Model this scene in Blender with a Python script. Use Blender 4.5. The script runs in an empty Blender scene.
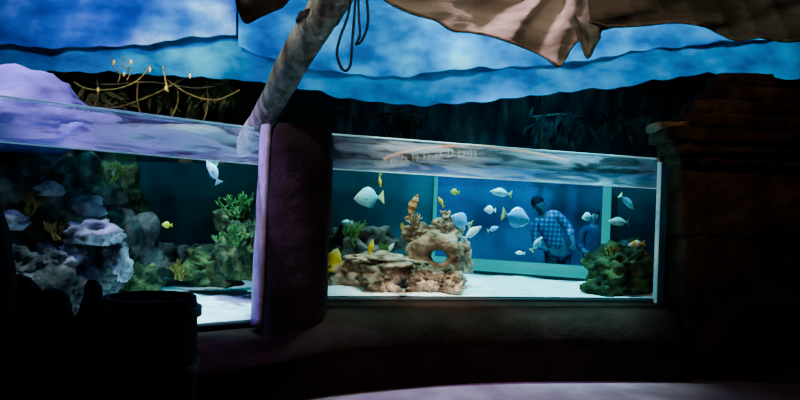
import bpy, bmesh, math, random
from mathutils import Vector, noise, Matrix
random.seed(7)
PI=math.pi
C=bpy.context.scene.collection
# ---------------- camera -----------------
FPX=620.0
EYE=Vector((0,0,1.42)); pt=math.radians(1.1); rl=math.radians(2.5)
fw=Vector((0,math.cos(pt),math.sin(pt))); r0=Vector((1,0,0)); u0=Vector((0,-math.sin(pt),math.cos(pt)))
RT=r0*math.cos(rl)+u0*math.sin(rl); UP=-r0*math.sin(rl)+u0*math.cos(rl)
cd=bpy.data.cameras.new('camera'); cam=bpy.data.objects.new('camera',cd); C.objects.link(cam)
cd.sensor_width=36; cd.lens=FPX/800*36; cd.clip_start=.05
m=Matrix.Identity(4)
for i in range(3):
    m[i][0]=RT[i]; m[i][1]=UP[i]; m[i][2]=-fw[i]; m[i][3]=EYE[i]
cam.matrix_world=m
bpy.context.scene.camera=cam
def P(px,py,Y):
    d=fw+RT*((px-400)/FPX)+UP*((200-py)/FPX)
    return EYE+d*(Y/d.y)
# ---------------- materials -----------------
def mat(name,cols,scale=4,rough=.7,bump=.0,bscale=None,stretch=(1,1,1),emit=0,emitcol=None,metal=0,detail=6,lo=.35,hi=.65,coord='Object',spec=.3,bdist=.03):
    m=bpy.data.materials.new(name); m.use_nodes=True; n=m.node_tree.nodes; l=m.node_tree.links
    b=n['Principled BSDF']; b.inputs['Roughness'].default_value=rough; b.inputs['Metallic'].default_value=metal
    b.inputs['Specular IOR Level'].default_value=spec
    tc=n.new('ShaderNodeTexCoord'); mp=n.new('ShaderNodeMapping'); mp.inputs['Scale'].default_value=stretch
    l.new(tc.outputs[coord],mp.inputs['Vector'])
    nz=n.new('ShaderNodeTexNoise'); nz.inputs['Scale'].default_value=scale; nz.inputs['Detail'].default_value=detail
    l.new(mp.outputs['Vector'],nz.inputs['Vector'])
    cr=n.new('ShaderNodeValToRGB'); l.new(nz.outputs['Fac'],cr.inputs['Fac'])
    k=len(cols)
    els=cr.color_ramp.elements
    while len(els)<k: els.new(.5)
    for i,c in enumerate(cols):
        els[i].position=lo+(hi-lo)*i/max(1,k-1); els[i].color=(*c,1)
    l.new(cr.outputs['Color'],b.inputs['Base Color'])
    if bump:
        nb=n.new('ShaderNodeTexNoise'); nb.inputs['Scale'].default_value=bscale or scale*4; nb.inputs['Detail'].default_value=8
        l.new(mp.outputs['Vector'],nb.inputs['Vector'])
        bp=n.new('ShaderNodeBump'); bp.inputs['Strength'].default_value=bump; bp.inputs['Distance'].default_value=bdist
        l.new(nb.outputs['Fac'],bp.inputs['Height']); l.new(bp.outputs['Normal'],b.inputs['Normal'])
    if emitcol: b.inputs['Emission Color'].default_value=(*emitcol,1); b.inputs['Emission Strength'].default_value=emit
    elif emit:
        l.new(cr.outputs['Color'],b.inputs['Emission Color']); b.inputs['Emission Strength'].default_value=emit
    return m
def stripe_mat(name,ca,cb,freq=3,axis=0,thr=.5,soft=.1,rough=.35):
    m=bpy.data.materials.new(name); m.use_nodes=True; n=m.node_tree.nodes; l=m.node_tree.links
    b=n['Principled BSDF']; b.inputs['Roughness'].default_value=rough
    tc=n.new('ShaderNodeTexCoord'); sp=n.new('ShaderNodeSeparateXYZ'); l.new(tc.outputs['Generated'],sp.inputs[0])
    mu=n.new('ShaderNodeMath'); mu.operation='MULTIPLY'; mu.inputs[1].default_value=freq*2*PI; l.new(sp.outputs[axis],mu.inputs[0])
    si=n.new('ShaderNodeMath'); si.operation='SINE'; l.new(mu.outputs[0],si.inputs[0])
    ma=n.new('ShaderNodeMapRange'); ma.inputs[1].default_value=-1; ma.inputs[2].default_value=1; l.new(si.outputs[0],ma.inputs[0])
    cr=n.new('ShaderNodeValToRGB'); cr.color_ramp.elements[0].position=thr-soft; cr.color_ramp.elements[1].position=thr+soft
    cr.color_ramp.elements[0].color=(*ca,1); cr.color_ramp.elements[1].color=(*cb,1)
    l.new(ma.outputs[0],cr.inputs[0]); l.new(cr.outputs[0],b.inputs['Base Color'])
    return m
def grad_mat(name,stops,axis=0,rough=.3):
    m=bpy.data.materials.new(name); m.use_nodes=True; n=m.node_tree.nodes; l=m.node_tree.links
    b=n['Principled BSDF']; b.inputs['Roughness'].default_value=rough
    tc=n.new('ShaderNodeTexCoord'); sp=n.new('ShaderNodeSeparateXYZ'); l.new(tc.outputs['Generated'],sp.inputs[0])
    cr=n.new('ShaderNodeValToRGB'); els=cr.color_ramp.elements
    while len(els)<len(stops): els.new(.5)
    for i,(p,c) in enumerate(stops): els[i].position=p; els[i].color=(*c,1)
    l.new(sp.outputs[axis],cr.inputs[0]); l.new(cr.outputs[0],b.inputs['Base Color'])
    return m
def plaid_mat():
    m=bpy.data.materials.new('plaid'); m.use_nodes=True; n=m.node_tree.nodes; l=m.node_tree.links
    b=n['Principled BSDF']; b.inputs['Roughness'].default_value=.8; b.inputs['Specular IOR Level'].default_value=.05
    tc=n.new('ShaderNodeTexCoord')
    outs=[]
    for ax in ('X','Z'):
        w=n.new('ShaderNodeTexWave'); w.bands_direction=ax; w.inputs['Scale'].default_value=4.6; w.inputs['Distortion'].default_value=1.2; l.new(tc.outputs['Object'],w.inputs['Vector']); outs.append(w)
    mx=n.new('ShaderNodeMath'); mx.operation='ADD'; l.new(outs[0].outputs['Fac'],mx.inputs[0]); l.new(outs[1].outputs['Fac'],mx.inputs[1])
    cr=n.new('ShaderNodeValToRGB'); e=cr.color_ramp.elements; e.new(.5)
    dv=n.new('ShaderNodeMath'); dv.operation='MULTIPLY'; dv.inputs[1].default_value=.5; l.new(mx.outputs[0],dv.inputs[0]); l.new(dv.outputs[0],cr.inputs[0])
    e[0].position=.2; e[0].color=(.001,.08,.22,1); e[1].position=.6; e[1].color=(.003,.16,.36,1); e[2].position=.95; e[2].color=(.05,.38,.62,1)
    l.new(cr.outputs[0],b.inputs['Base Color']); return m
def glass_mat(name,sheen):  # milky streaked layer stands in for reflections above the waterline
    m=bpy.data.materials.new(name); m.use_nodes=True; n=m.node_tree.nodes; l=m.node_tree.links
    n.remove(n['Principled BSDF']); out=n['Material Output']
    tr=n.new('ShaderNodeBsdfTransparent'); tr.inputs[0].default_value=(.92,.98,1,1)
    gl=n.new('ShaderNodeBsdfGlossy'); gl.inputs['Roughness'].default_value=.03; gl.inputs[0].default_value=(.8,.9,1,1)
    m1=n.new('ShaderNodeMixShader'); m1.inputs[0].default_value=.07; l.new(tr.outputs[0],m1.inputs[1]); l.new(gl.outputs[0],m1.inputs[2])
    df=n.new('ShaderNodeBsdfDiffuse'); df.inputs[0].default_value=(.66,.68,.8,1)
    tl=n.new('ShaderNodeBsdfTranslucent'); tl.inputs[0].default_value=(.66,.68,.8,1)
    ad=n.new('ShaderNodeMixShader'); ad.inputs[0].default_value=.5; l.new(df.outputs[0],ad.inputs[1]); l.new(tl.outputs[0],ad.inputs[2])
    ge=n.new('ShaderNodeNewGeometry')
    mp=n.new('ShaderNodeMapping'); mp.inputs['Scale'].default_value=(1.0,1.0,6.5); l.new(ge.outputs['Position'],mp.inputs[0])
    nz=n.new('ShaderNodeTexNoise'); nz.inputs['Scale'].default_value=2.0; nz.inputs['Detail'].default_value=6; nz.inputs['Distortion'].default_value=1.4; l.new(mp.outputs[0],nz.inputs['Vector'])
    m3=n.new('ShaderNodeMapRange'); m3.inputs[1].default_value=.45; m3.inputs[2].default_value=.58; m3.inputs[3].default_value=sheen*.2; m3.inputs[4].default_value=sheen*1.6; l.new(nz.outputs['Fac'],m3.inputs[0])
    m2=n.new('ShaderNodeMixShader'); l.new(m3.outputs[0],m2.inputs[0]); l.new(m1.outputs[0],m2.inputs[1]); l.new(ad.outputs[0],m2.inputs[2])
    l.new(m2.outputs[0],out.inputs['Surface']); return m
def water_mat():
    m=bpy.data.materials.new('water'); m.use_nodes=True; n=m.node_tree.nodes; l=m.node_tree.links
    n.remove(n['Principled BSDF']); out=n['Material Output']
    tr=n.new('ShaderNodeBsdfTransparent'); tr.inputs[0].default_value=(.8,.97,1,1)
    gl=n.new('ShaderNodeBsdfGlossy'); gl.inputs['Roughness'].default_value=.04; gl.inputs[0].default_value=(.6,.9,1,1)
    nz=n.new('ShaderNodeTexNoise'); nz.inputs['Scale'].default_value=5; bp=n.new('ShaderNodeBump'); bp.inputs['Strength'].default_value=.25; bp.inputs['Distance'].default_value=.03
    tc=n.new('ShaderNodeTexCoord'); l.new(tc.outputs['Object'],nz.inputs['Vector']); l.new(nz.outputs['Fac'],bp.inputs['Height']); l.new(bp.outputs[0],gl.inputs['Normal'])
    mx=n.new('ShaderNodeMixShader'); mx.inputs[0].default_value=.3; l.new(tr.outputs[0],mx.inputs[1]); l.new(gl.outputs[0],mx.inputs[2])
    l.new(mx.outputs[0],out.inputs['Surface']); return m
MT={}
MT['floor']=mat('floor concrete',[(.22,.1,.14),(.34,.17,.22)],3,.9,.2,30,spec=0)
MT['wall']=mat('dark painted jungle',[(.004,.012,.02),(.01,.03,.045),(.03,.07,.07),(.1,.11,.07)],2.6,.95,0,None,(1.8,1,.5),lo=.38,hi=.8,spec=0)
MT['plain']=mat('dark plaster',[(.008,.01,.014),(.016,.018,.022)],3,.95)
MT['base']=mat('dark brown stone render',[(.012,.006,.004),(.026,.013,.009)],3,.9,.5,12,spec=.05)
MT['pillar']=mat('brown pillar stone',[(.01,.006,.007),(.026,.015,.016)],4,.9,.9,10,spec=.05)
MT['lav']=mat('lavender lit pillar stone',[(.32,.24,.42),(.5,.4,.58)],5,.7,.6,14)  # pillar stone copy with the purple light put into its colour
MT['temple']=mat('carved brown stone',[(.012,.007,.004),(.034,.019,.011),(.06,.034,.019)],3.2,.95,1.0,8,spec=.03,bdist=.06)
MT['sandstone']=mat('tan sandstone',[(.05,.028,.013),(.26,.15,.07)],5,.9,.9,10)
MT['sand']=mat('white coral sand',[(.3,.6,.64),(.62,.86,.9),(.85,.98,1)],3.5,.9,.5,50,lo=.3,hi=.52,detail=8)
MT['tankblue']=mat('blue tank lining',[(.0,.035,.055),(.0,.065,.095),(.002,.1,.135)],1.2,.95,spec=0)  # lining colour carries the blue haze of the water
MT['tankteal']=mat('teal tank lining',[(.0,.022,.03),(.001,.045,.052),(.003,.07,.066)],1.6,.95,spec=0)  # teal water haze put into the lining colour
MT['blueroom']=mat('blue lit far wall',[(.0,.05,.12),(.0,.11,.23),(.0,.15,.3)],1.1,.95,spec=0)  # blue light and water haze put into the wall colour
MT['cyan']=mat('cyan lit window frame',[(.0,.03,.03),(.0,.05,.05)],3,.9,emit=1.0,emitcol=(0,.34,.36),spec=0)  # cyan light on the frame put in as emission
MT['glass']=glass_mat('acrylic with painted reflection',.26)
MT['glass2']=glass_mat('acrylic with faint painted reflection',.13)
MT['edge']=mat('polished acrylic edge',[(.2,.55,.7),(.4,.8,.9)],3,.2,emit=.3)  # light caught by the edges put in as pale colour and glow
MT['trim']=mat('black sealant',[(.01,.012,.015),(.02,.022,.025)],5,.6)
MT['water']=water_mat()
MT['sky1']=mat('painted bright cloud sky',[(.0,.09,.3),(.0,.2,.52),(.01,.38,.72),(.14,.66,.88)],2.0,.95,0,None,(.8,1,1.35),lo=.34,hi=.74,detail=3,spec=0)
MT['sky2']=mat('painted deep blue sky',[(.0,.07,.22),(.0,.17,.4),(.005,.28,.52)],2.4,.95,0,None,(.8,1,1.35),lo=.34,hi=.7,detail=3,spec=0)
MT['sky3']=mat('painted violet blue sky',[(.005,.05,.28),(.02,.14,.5),(.12,.32,.78)],2.0,.95,0,None,(.8,1,1.35),lo=.34,hi=.7,detail=3,spec=0)
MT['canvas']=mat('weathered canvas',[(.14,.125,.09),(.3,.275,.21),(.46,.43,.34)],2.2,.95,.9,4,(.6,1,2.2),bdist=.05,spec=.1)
MT['canvasd']=mat('brown shadowed canvas',[(.07,.058,.038),(.17,.14,.1)],3,.95,.9,5,(.6,1,2.2),bdist=.04,spec=.1)  # darker canvas copy with the shadow put into its colour
MT['hem']=mat('rope hem',[(.1,.08,.05),(.24,.2,.14)],20,.9,.4)
MT['log']=mat('weathered grey log',[(.1,.085,.065),(.27,.24,.19),(.45,.42,.35)],2.2,.9,.9,7,(6,6,.7),bdist=.05,spec=.1)
MT['rope']=mat('dark rope',[(.02,.015,.012),(.06,.045,.03)],30,.9,.4)
MT['vine']=mat('brown green vine',[(.05,.045,.012),(.16,.13,.04)],20,.9,.4)
MT['yrope']=mat('yellow rope',[(.16,.12,.02),(.42,.3,.05)],30,.9,.4,emit=.01)
MT['yglow']=mat('warm yellow bits',[(.9,.55,.05),(1,.7,.1)],5,.5,emit=.35)  # blossom colour with added glow, no lamp inside
MT['rockd']=mat('dark reef rock',[(.014,.02,.022),(.07,.08,.075),(.2,.2,.17)],5,.95,1.0,14,bdist=.05,spec=.1)
MT['rocklite']=mat('pale grey reef rock',[(.08,.08,.1),(.3,.28,.31),(.6,.55,.55)],5,.95,1.0,14,bdist=.05,spec=.1)
MT['rocktan']=mat('tan porous reef rock',[(.05,.032,.022),(.34,.23,.15),(.68,.52,.38)],6,.95,.9,14,bdist=.05,spec=.1,lo=.3,hi=.66)
MT['rockgreen']=mat('mossy reef rock',[(.006,.012,.008),(.028,.045,.018),(.1,.11,.035)],7,.95,1.0,16,bdist=.05,spec=.1)
MT['rocklav']=mat('lavender sculpted rock',[(.03,.02,.14),(.07,.05,.28),(.14,.11,.42)],2.4,.85,.5,6,bdist=.05)  # purple light on the rock put into its base colour
MT['reflgrey']=mat('pale grey reflection ridge',[(.12,.14,.17),(.4,.43,.48)],2,.85,.4,8,(1,1,4))  # colour of the ridge shape that replaces a reflection
MT['coralg']=mat('green coral',[(.03,.1,.02),(.09,.22,.05)],9,.9,.6,spec=.1)
MT['coralt']=mat('tan coral',[(.34,.22,.14),(.62,.46,.33)],9,.9,.6,spec=.1)
MT['coraly']=mat('yellow brown coral',[(.16,.11,.02),(.34,.24,.05)],9,.9,.6,spec=.1)
MT['fg']=mat('near black bark',[(.014,.009,.006),(.045,.027,.016)],5,.95,.8,14)
MT['barrel']=mat('dark barrel wood',[(.018,.012,.009),(.038,.025,.019)],4,.8,.4,10,(6,6,.6))
MT['hoop']=mat('black iron hoop',[(.008,.008,.009),(.016,.016,.018)],9,.5,metal=.6)
MT['leaf']=mat('dark leaf',[(.003,.01,.01),(.008,.02,.018)],6,.9,spec=.05)
MT['leafl']=mat('brown green leaf',[(.035,.045,.012),(.12,.11,.03)],6,.9,spec=.05)
MT['boat']=mat('dark boat planks',[(.03,.03,.03),(.09,.08,.07)],3,.7,.3,8,(1,1,8))
MT['orange']=mat('orange painted rim',[(.5,.1,.01),(.8,.2,.02)],5,.6,emit=1.1,emitcol=(.75,.2,.03))  # rim brightened by added emission, it is no lamp
MT['mark']=mat('worn orange brown paint',[(.4,.16,.06),(.6,.28,.12)],5,.7,emit=.45)  # marks lifted by added emission
MT['skin']=mat('skin',[(.04,.11,.17),(.06,.14,.2)],6,.8,spec=.05)  # visitors' skin, hair and clothes tinted with the blue water light
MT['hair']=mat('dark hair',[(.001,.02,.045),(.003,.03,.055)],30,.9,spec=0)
MT['plaid']=plaid_mat()
MT['navy']=mat('navy cloth',[(.001,.035,.09),(.001,.05,.12)],12,.95,spec=.0)
MT['lips']=mat('lips',[(.06,.08,.1),(.07,.09,.12)],5,.8)
MT['eye']=mat('eye black',[(.01,.01,.01),(.02,.02,.02)],5,.2)
MT['f_silver']=grad_mat('silver fish',[(0,(.8,.85,.15)),(.22,(.02,.65,.85)),(.7,(.2,.85,1)),(1,(.6,1,1))])
MT['f_blue']=grad_mat('blue fish',[(0,(.9,.85,.15)),(.22,(.02,.4,.9)),(1,(.05,.6,1))])
MT['f_white']=grad_mat('white fish',[(0,(.2,.7,.85)),(.4,(.6,.95,1)),(1,(.9,1,1))],2)
MT['f_yellow']=grad_mat('yellow fish',[(0,(1,.6,.0)),(.6,(1,.75,.01)),(1,(.95,.8,.15))])
MT['f_orange']=stripe_mat('orange banded fish',(.9,.35,.03),(.95,.85,.6),2.5)
MT['f_stripe']=stripe_mat('brown banded fish',(.3,.1,.02),(.8,.5,.2),4)
MT['f_grey']=grad_mat('grey fish',[(0,(.7,.95,.8)),(.5,(.35,.75,.75)),(1,(.12,.4,.42))],2)
# ---------------- mesh helpers -----------------
class MB:
    def __init__(s): s.v=[]; s.f=[]
    def add(s,v,f):
        o=len(s.v); s.v+= [Vector(p) for p in v]; s.f+=[tuple(i+o for i in q) for q in f]; return s
    def bm(s,b):
        b.verts.ensure_lookup_table(); b.verts.index_update()
        s.add([v.co.copy() for v in b.verts],[[v.index for v in f.verts] for f in b.faces]); b.free(); return s
    def box(s,c,size,bev=.01,rz=0):
        b=bmesh.new(); bmesh.ops.create_cube(b,size=1)
        for v in b.verts: v.co=Vector((v.co.x*size[0],v.co.y*size[1],v.co.z*size[2]))
        if bev: bmesh.ops.bevel(b,geom=b.edges[:],offset=bev,segments=2,affect='EDGES')
        R=Matrix.Rotation(rz,3,'Z')
        for v in b.verts: v.co=R@v.co+Vector(c)
        return s.bm(b)
    def tube(s,pts,rad,n=8,cap=True,wob=0):
        pts=[Vector(p) for p in pts]; N=len(pts)
        if not hasattr(rad,'__len__'): rad=[rad]*N
        V=[];F=[]
        up=None
        for i,p in enumerate(pts):
            t=(pts[min(i+1,N-1)]-pts[max(i-1,0)]).normalized()
            if up is None:
                up=Vector((0,0,1)) if abs(t.z)<.9 else Vector((1,0,0))
            a=t.cross(up)
            if a.length<1e-4: a=t.cross(Vector((0,1,0.1)))
            a.normalize(); b=a.cross(t).normalized(); up=b
            for k in range(n):
                an=2*PI*k/n; r=rad[i]*(1+wob*noise.noise(Vector((math.cos(an),math.sin(an)+i*.35,p.x*1.5))))
                V.append(p+a*math.cos(an)*r+b*math.sin(an)*r)
        for i in range(N-1):
            for k in range(n):
                F.append((i*n+k,i*n+(k+1)%n,(i+1)*n+(k+1)%n,(i+1)*n+k))
        if cap:
            F.append(tuple(range(n-1,-1,-1))); F.append(tuple(range((N-1)*n,N*n)))
        return s.add(V,F)
    def lathe(s,c,prof,n=24):
        V=[];F=[]
        for (r,z) in prof:
            for k in range(n):
                a=2*PI*k/n; V.append(Vector(c)+Vector((r*math.cos(a),r*math.sin(a),z)))
        for i in range(len(prof)-1):
            for k in range(n): F.append((i*n+k,i*n+(k+1)%n,(i+1)*n+(k+1)%n,(i+1)*n+k))
        F.append(tuple(range(n-1,-1,-1))); F.append(tuple(range((len(prof)-1)*n,len(prof)*n)))
        return s.add(V,F)
    def prism(s,poly,z0,z1):
        n=len(poly); V=[(x,y,z0) for x,y in poly]+[(x,y,z1) for x,y in poly]
        F=[tuple(range(n-1,-1,-1)),tuple(range(n,2*n))]+[(i,(i+1)%n,n+(i+1)%n,n+i) for i in range(n)]
        return s.add(V,F)
    def rock(s,c,size,seed=0,amp=.25,sub=4,fr=1.6,hole=.12,flat=-.7,rz=0):
        b=bmesh.new(); bmesh.ops.create_icosphere(b,subdivisions=sub,radius=1)
        o=Vector((seed*7.13,seed*3.7,seed*1.9)); R=Matrix.Rotation(rz,3,'Z')
        for v in b.verts:
            p=v.co.copy()
            d=noise.fractal(p*fr+o,1,2,5)*amp*1.3 - hole*max(0,noise.noise(p*4.5+o)*1.4)-hole*.4*abs(noise.noise(p*9+o))
            q=p*(1+d)
            if q.z<flat: q.z=flat
            v.co=R@Vector((q.x*size[0],q.y*size[1],q.z*size[2]))+Vector(c)
        return s.bm(b)
    def build(s,name,mt,parent=None,smooth=True,local=False):
        me=bpy.data.meshes.new(name)
        if local: off=Vector((0,0,0))
        elif parent: off=parent.location.copy()
        else:
            xs=[v.x for v in s.v]; ys=[v.y for v in s.v]; zs=[v.z for v in s.v]
            off=Vector(((min(xs)+max(xs))/2,(min(ys)+max(ys))/2,min(zs)))
        me.from_pydata([v-off for v in s.v],[],s.f); me.update()
        bb=bmesh.new(); bb.from_mesh(me); bmesh.ops.recalc_face_normals(bb,faces=bb.faces[:]); bb.to_mesh(me); bb.free()
        if smooth: me.polygons.foreach_set('use_smooth',[True]*len(me.polygons))
        me.materials.append(MT[mt] if isinstance(mt,str) else mt)
        o=bpy.data.objects.new(name,me); C.objects.link(o)
        if parent: o.parent=parent
        elif not local: o.location=off
        return o
def tag(o,label,cat,group=None,kind=None):
    o['label']=label; o['category']=cat
    if group: o['group']=group
    if kind: o['kind']=kind
    return o
def struct(o,label=None):
    o['kind']='structure'
    if label: o['label']=label
    return o
def root(name,loc,label,cat,group=None):
    o=bpy.data.objects.new(name,None); C.objects.link(o); o.location=Vector(loc); o.empty_display_size=.05
    return tag(o,label,cat,group)
def smoothpts(pts,k=6):
    pts=[Vector(p) for p in pts]; out=[]
    for i in range(len(pts)-1):
        a=pts[max(i-1,0)];b=pts[i];c=pts[i+1];d=pts[min(i+2,len(pts)-1)]
        for j in range(k):
            t=j/k
            out.append(.5*((2*b)+(c-a)*t+(2*a-5*b+4*c-d)*t*t+(3*b-a-3*c+d)*t**3))
    out.append(pts[-1]); return out
def c2(pts,k=6): return [(p.x,p.y) for p in smoothpts([(x,y,0) for x,y in pts],k)]
# ---------------- tank plan -----------------
LF=c2([(-3.9,2.9),(-3.25,3.42),(-2.6,4.0),(-1.97,4.49),(-1.12,5.16)])
RF=c2([(-.66,5.24),(.1,5.47),(.95,5.72),(1.75,5.93),(2.55,6.12)])
LB=[(-1.5,7.3),(-3.4,7.7),(-5.9,6.2)]
ZW=1.76; ZG=2.05; ZR=.66; ZL=.43
struct(MB().box((0,4,-.05),(18,14,.1),0).build('floor','floor',smooth=False))
struct(MB().box((0,4,5.05),(18,14,.1),0).build('ceiling','plain',smooth=False))
struct(MB().box((0,11,2.5),(18,.1,5),0).build('wall_back','wall',smooth=False))
struct(MB().box((-9,4,2.5),(.1,14,5),0).build('wall_left','plain',smooth=False))
struct(MB().box((9,4,2.5),(.1,14,5),0).build('wall_right','plain',smooth=False))
outer=c2([(-3.55,2.5),(-2.3,3.0),(-1.35,3.95),(-.75,4.55),(0,5.0),(.72,5.27),(1.5,5.45),(2.3,5.58),(2.7,5.62)],6)
inner=[(2.95,6.2)]+RF[::-1]+[(x,y) for x,y in LF[::-1]]
struct(MB().prism(outer+inner,0,.3).build('wall_tank_base','base',smooth=False))
V=[];F=[]
gl=[(x,y) for x,y in LF]+RF
N=80
def samp(poly,t):
    L=[0]
    for i in range(1,len(poly)): L.append(L[-1]+math.dist(poly[i],poly[i-1]))
    d=t*L[-1]
    for i in range(1,len(poly)):
        if L[i]>=d-1e-9:
            k=(d-L[i-1])/(L[i]-L[i-1]); return (poly[i-1][0]+(poly[i][0]-poly[i-1][0])*k,poly[i-1][1]+(poly[i][1]-poly[i-1][1])*k)
    return poly[-1]
def mixp(a,g,t): return (a[0]*(1-t)+g[0]*t,a[1]*(1-t)+g[1]*t)
for i in range(N+1):
    a=samp(outer,i/N); g=samp(gl,i/N)
    zt=.42+.22*min(1,max(0,(g[0]+1.1)/.4))
    V.append((a[0],a[1],.28))
    for t,f_ in ((0.02,.2),(.1,.45),(.25,.7),(.5,.9)):
        q=mixp(a,g,t); V.append((q[0],q[1],.28+(zt-.28)*f_+.01*noise.noise(Vector((q[0]*4,q[1]*4,t)))))
    V+= [(g[0],g[1]-.015,zt),(g[0],g[1]-.015,.28)]
K7=7
for i in range(N):
    for k in range(K7-1): F.append((i*K7+k,i*K7+k+1,i*K7+K7+k+1,i*K7+K7+k))
    F.append((i*K7+K7-1,i*K7,i*K7+K7,i*K7+2*K7-1))
F+= [tuple(range(K7)),tuple(range(N*K7+K7-1,N*K7-1,-1))]
struct(MB().add(V,F).build('trim_1','base'))
xa=P(435,200,7.65).x; YR=6.95; xr=P(606,200,YR).x
def sandmesh(front,back,z,seed):
    Np=50;Mp=34;V=[];F=[]
    bk=back[::-1]
    for i in range(Np+1):
        a=samp(front,i/Np); c=samp(bk,i/Np)
        for j in range(Mp+1):
            t=.01+.97*j/Mp; x=a[0]+(c[0]-a[0])*t; y=a[1]+(c[1]-a[1])*t
            V.append((x,y,z+(.04*noise.noise(Vector((x*2,y*2,seed)))+.02*noise.noise(Vector((x*6,y*6,seed))))*(1 if j else 0)+.05*t))
    for i in range(Np):
        for j in range(Mp): q=i*(Mp+1)+j; F.append((q,q+1,q+Mp+2,q+Mp+1))
    return MB().add(V,F)
tag(sandmesh(RF,[(3.05,6.95),(xr,YR-.02),(xa,7.6),(-.93,7.6)],ZR+.02,3).build('sand','sand'),'white coral sand bed of the right tank','sand',kind='stuff')
tag(sandmesh(LF,LB,ZL+.03,5).build('sand','sand'),'white coral sand bed of the left tank','sand',kind='stuff')
def wallstrip(pts,z0,z1,th=.06):
    V=[];F=[];n=len(pts)
    for i,(x,y) in enumerate(pts):
        a=pts[max(i-1,0)];c=pts[min(i+1,n-1)]; d=Vector((c[0]-a[0],c[1]-a[1])).normalized(); nx,ny=-d.y*th,d.x*th
        V+=[(x,y,z0),(x,y,z1),(x+nx,y+ny,z1),(x+nx,y+ny,z0)]
    for i in range(n-1):
        for k in range(4): F.append((i*4+k,i*4+(k+1)%4,i*4+4+(k+1)%4,i*4+4+k))
    F+=[(0,3,2,1),(n*4-4,n*4-3,n*4-2,n*4-1)]
    return MB().add(V,F)
struct(wallstrip(LB[::-1],0,1.9,.08).build('wall_left_tank_back','tankteal',smooth=False))
struct(wallstrip([LB[2],LF[0]],0,1.9,.08).build('wall_left_tank_side','tankteal',smooth=False))
struct(MB().prism([(-1.1,5.22),(-.69,5.3),(-.96,7.6),(-1.47,7.3)],0,1.9).build('wall_partition','tankteal',smooth=False))
struct(MB().box(((-.96+xa)/2,7.66,.95),(xa+.96,.08,1.9),0).build('wall_right_tank_back','tankblue',smooth=False))
struct(MB().prism([(xr,YR),(3.08,7.0),(3.1,7.1),(xr,YR+.1)],0,1.9).build('wall_right_tank_corner','tankblue',smooth=False))
struct(MB().prism([(xa,7.62),(xr,YR),(xr,YR+.08),(xa,7.7)],0,.76).build('wall_right_tank_sill','tankblue',smooth=False))
struct(wallstrip([RF[-1],(3.08,7.05)],0,1.9,-.08).build('wall_right_tank_side','tankblue',smooth=False))
w=root('window_1',((xa+xr)/2,7.3,.76),'far viewing window of the right tank with cyan frame','window'); struct(w); del w['category']
MB().box((xa,7.58,1.32),(.045,.07,1.1),.008).build('window_post','cyan',w)
MB().box((xr,YR-.03,1.3),(.08,.07,1.1),.008).build('window_post','cyan',w)
dx_=xr-xa; dy_=YR-7.6
MB().box(((xa+xr)/2,(7.54+YR-.05)/2,.835),(math.hypot(dx_,dy_),.16,.13),.01,math.atan2(dy_,dx_)).build('window_sill','cyan',w)
struct(MB().box((1.5,10.2,1.1),(7,.1,2.2),0).build('wall_far_gallery','blueroom',smooth=False))
def panel(pts,z0,label,right):
    g=root('acrylic_panel',(pts[len(pts)//2][0],pts[len(pts)//2][1],z0),label,'aquarium glass')
    wallstrip(pts,ZW,ZG,.02).build('reflection_band','glass2' if right else 'glass',g)
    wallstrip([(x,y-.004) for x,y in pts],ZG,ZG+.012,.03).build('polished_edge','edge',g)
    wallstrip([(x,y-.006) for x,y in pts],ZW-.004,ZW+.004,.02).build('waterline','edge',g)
    wallstrip([(x,y-.012) for x,y in pts],z0-.02,z0+.03,.045).build('bottom_seal','trim',g)
    if right:
        x,y=pts[-1]
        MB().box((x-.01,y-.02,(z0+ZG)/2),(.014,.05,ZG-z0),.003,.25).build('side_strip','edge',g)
        MB().box((x,y-.04,ZG+.0),(.07,.07,.06),.008,.25).build('corner_bracket','sandstone',g)
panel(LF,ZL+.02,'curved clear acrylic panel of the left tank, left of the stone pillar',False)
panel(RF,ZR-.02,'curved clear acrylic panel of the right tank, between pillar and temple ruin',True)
def poly_sheet(poly,z): return MB().prism(poly,z,z+.004)
tag(poly_sheet([(x,y+.03) for x,y in RF]+[(3.0,6.9),(xr,6.85),(xa,7.5),(-.88,7.5)],ZW).build('water_surface','water',smooth=False),'rippled water surface of the right tank','water',kind='stuff')
tag(poly_sheet([(x-.02,y+.03) for x,y in LF]+[(-1.5,7.2),(-3.4,7.55),(-5.7,6.1)],ZW).build('water_surface','water',smooth=False),'rippled water surface of the left tank','water',kind='stuff')
# stone pillar
pl=root('stone_pillar',(-.85,5.0,0),'dark brown stone pillar with lavender lit edge between the two tanks','pillar')
def pillar(poly,z0,z1,seed,rings=26,am=.05):
    n=len(poly);V=[];F=[];cx=sum(p[0] for p in poly)/n;cy=sum(p[1] for p in poly)/n
    for i in range(rings+1):
        z=z0+(z1-z0)*i/rings; sh=1
        if i==rings: sh=.86
        elif i==rings-1: sh=.97
        for k,(x,y) in enumerate(poly):
            q=1+am*noise.noise(Vector((x*3,y*3,z*3+seed)))
            V.append((cx+(x-cx)*q*sh,cy+(y-cy)*q*sh,z))
    for i in range(rings):
        for k in range(n): F.append((i*n+k,i*n+(k+1)%n,(i+1)*n+(k+1)%n,(i+1)*n+k))
    F.append(tuple(range(n))[::-1]); F.append(tuple(range(rings*n,rings*n+n)))
    return MB().add(V,F)
pp=[(-1.03,4.88),(-.99,4.84),(-.9,4.82),(-.75,4.82),(-.63,4.85),(-.58,4.9),(-.56,4.97),(-.57,5.18),(-.6,5.28),(-.8,5.34),(-1.0,5.3),(-1.05,5.2),(-1.05,4.95)]
pillar(pp,.2,2.08,1,am=.09).build('shaft','pillar',pl)
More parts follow.
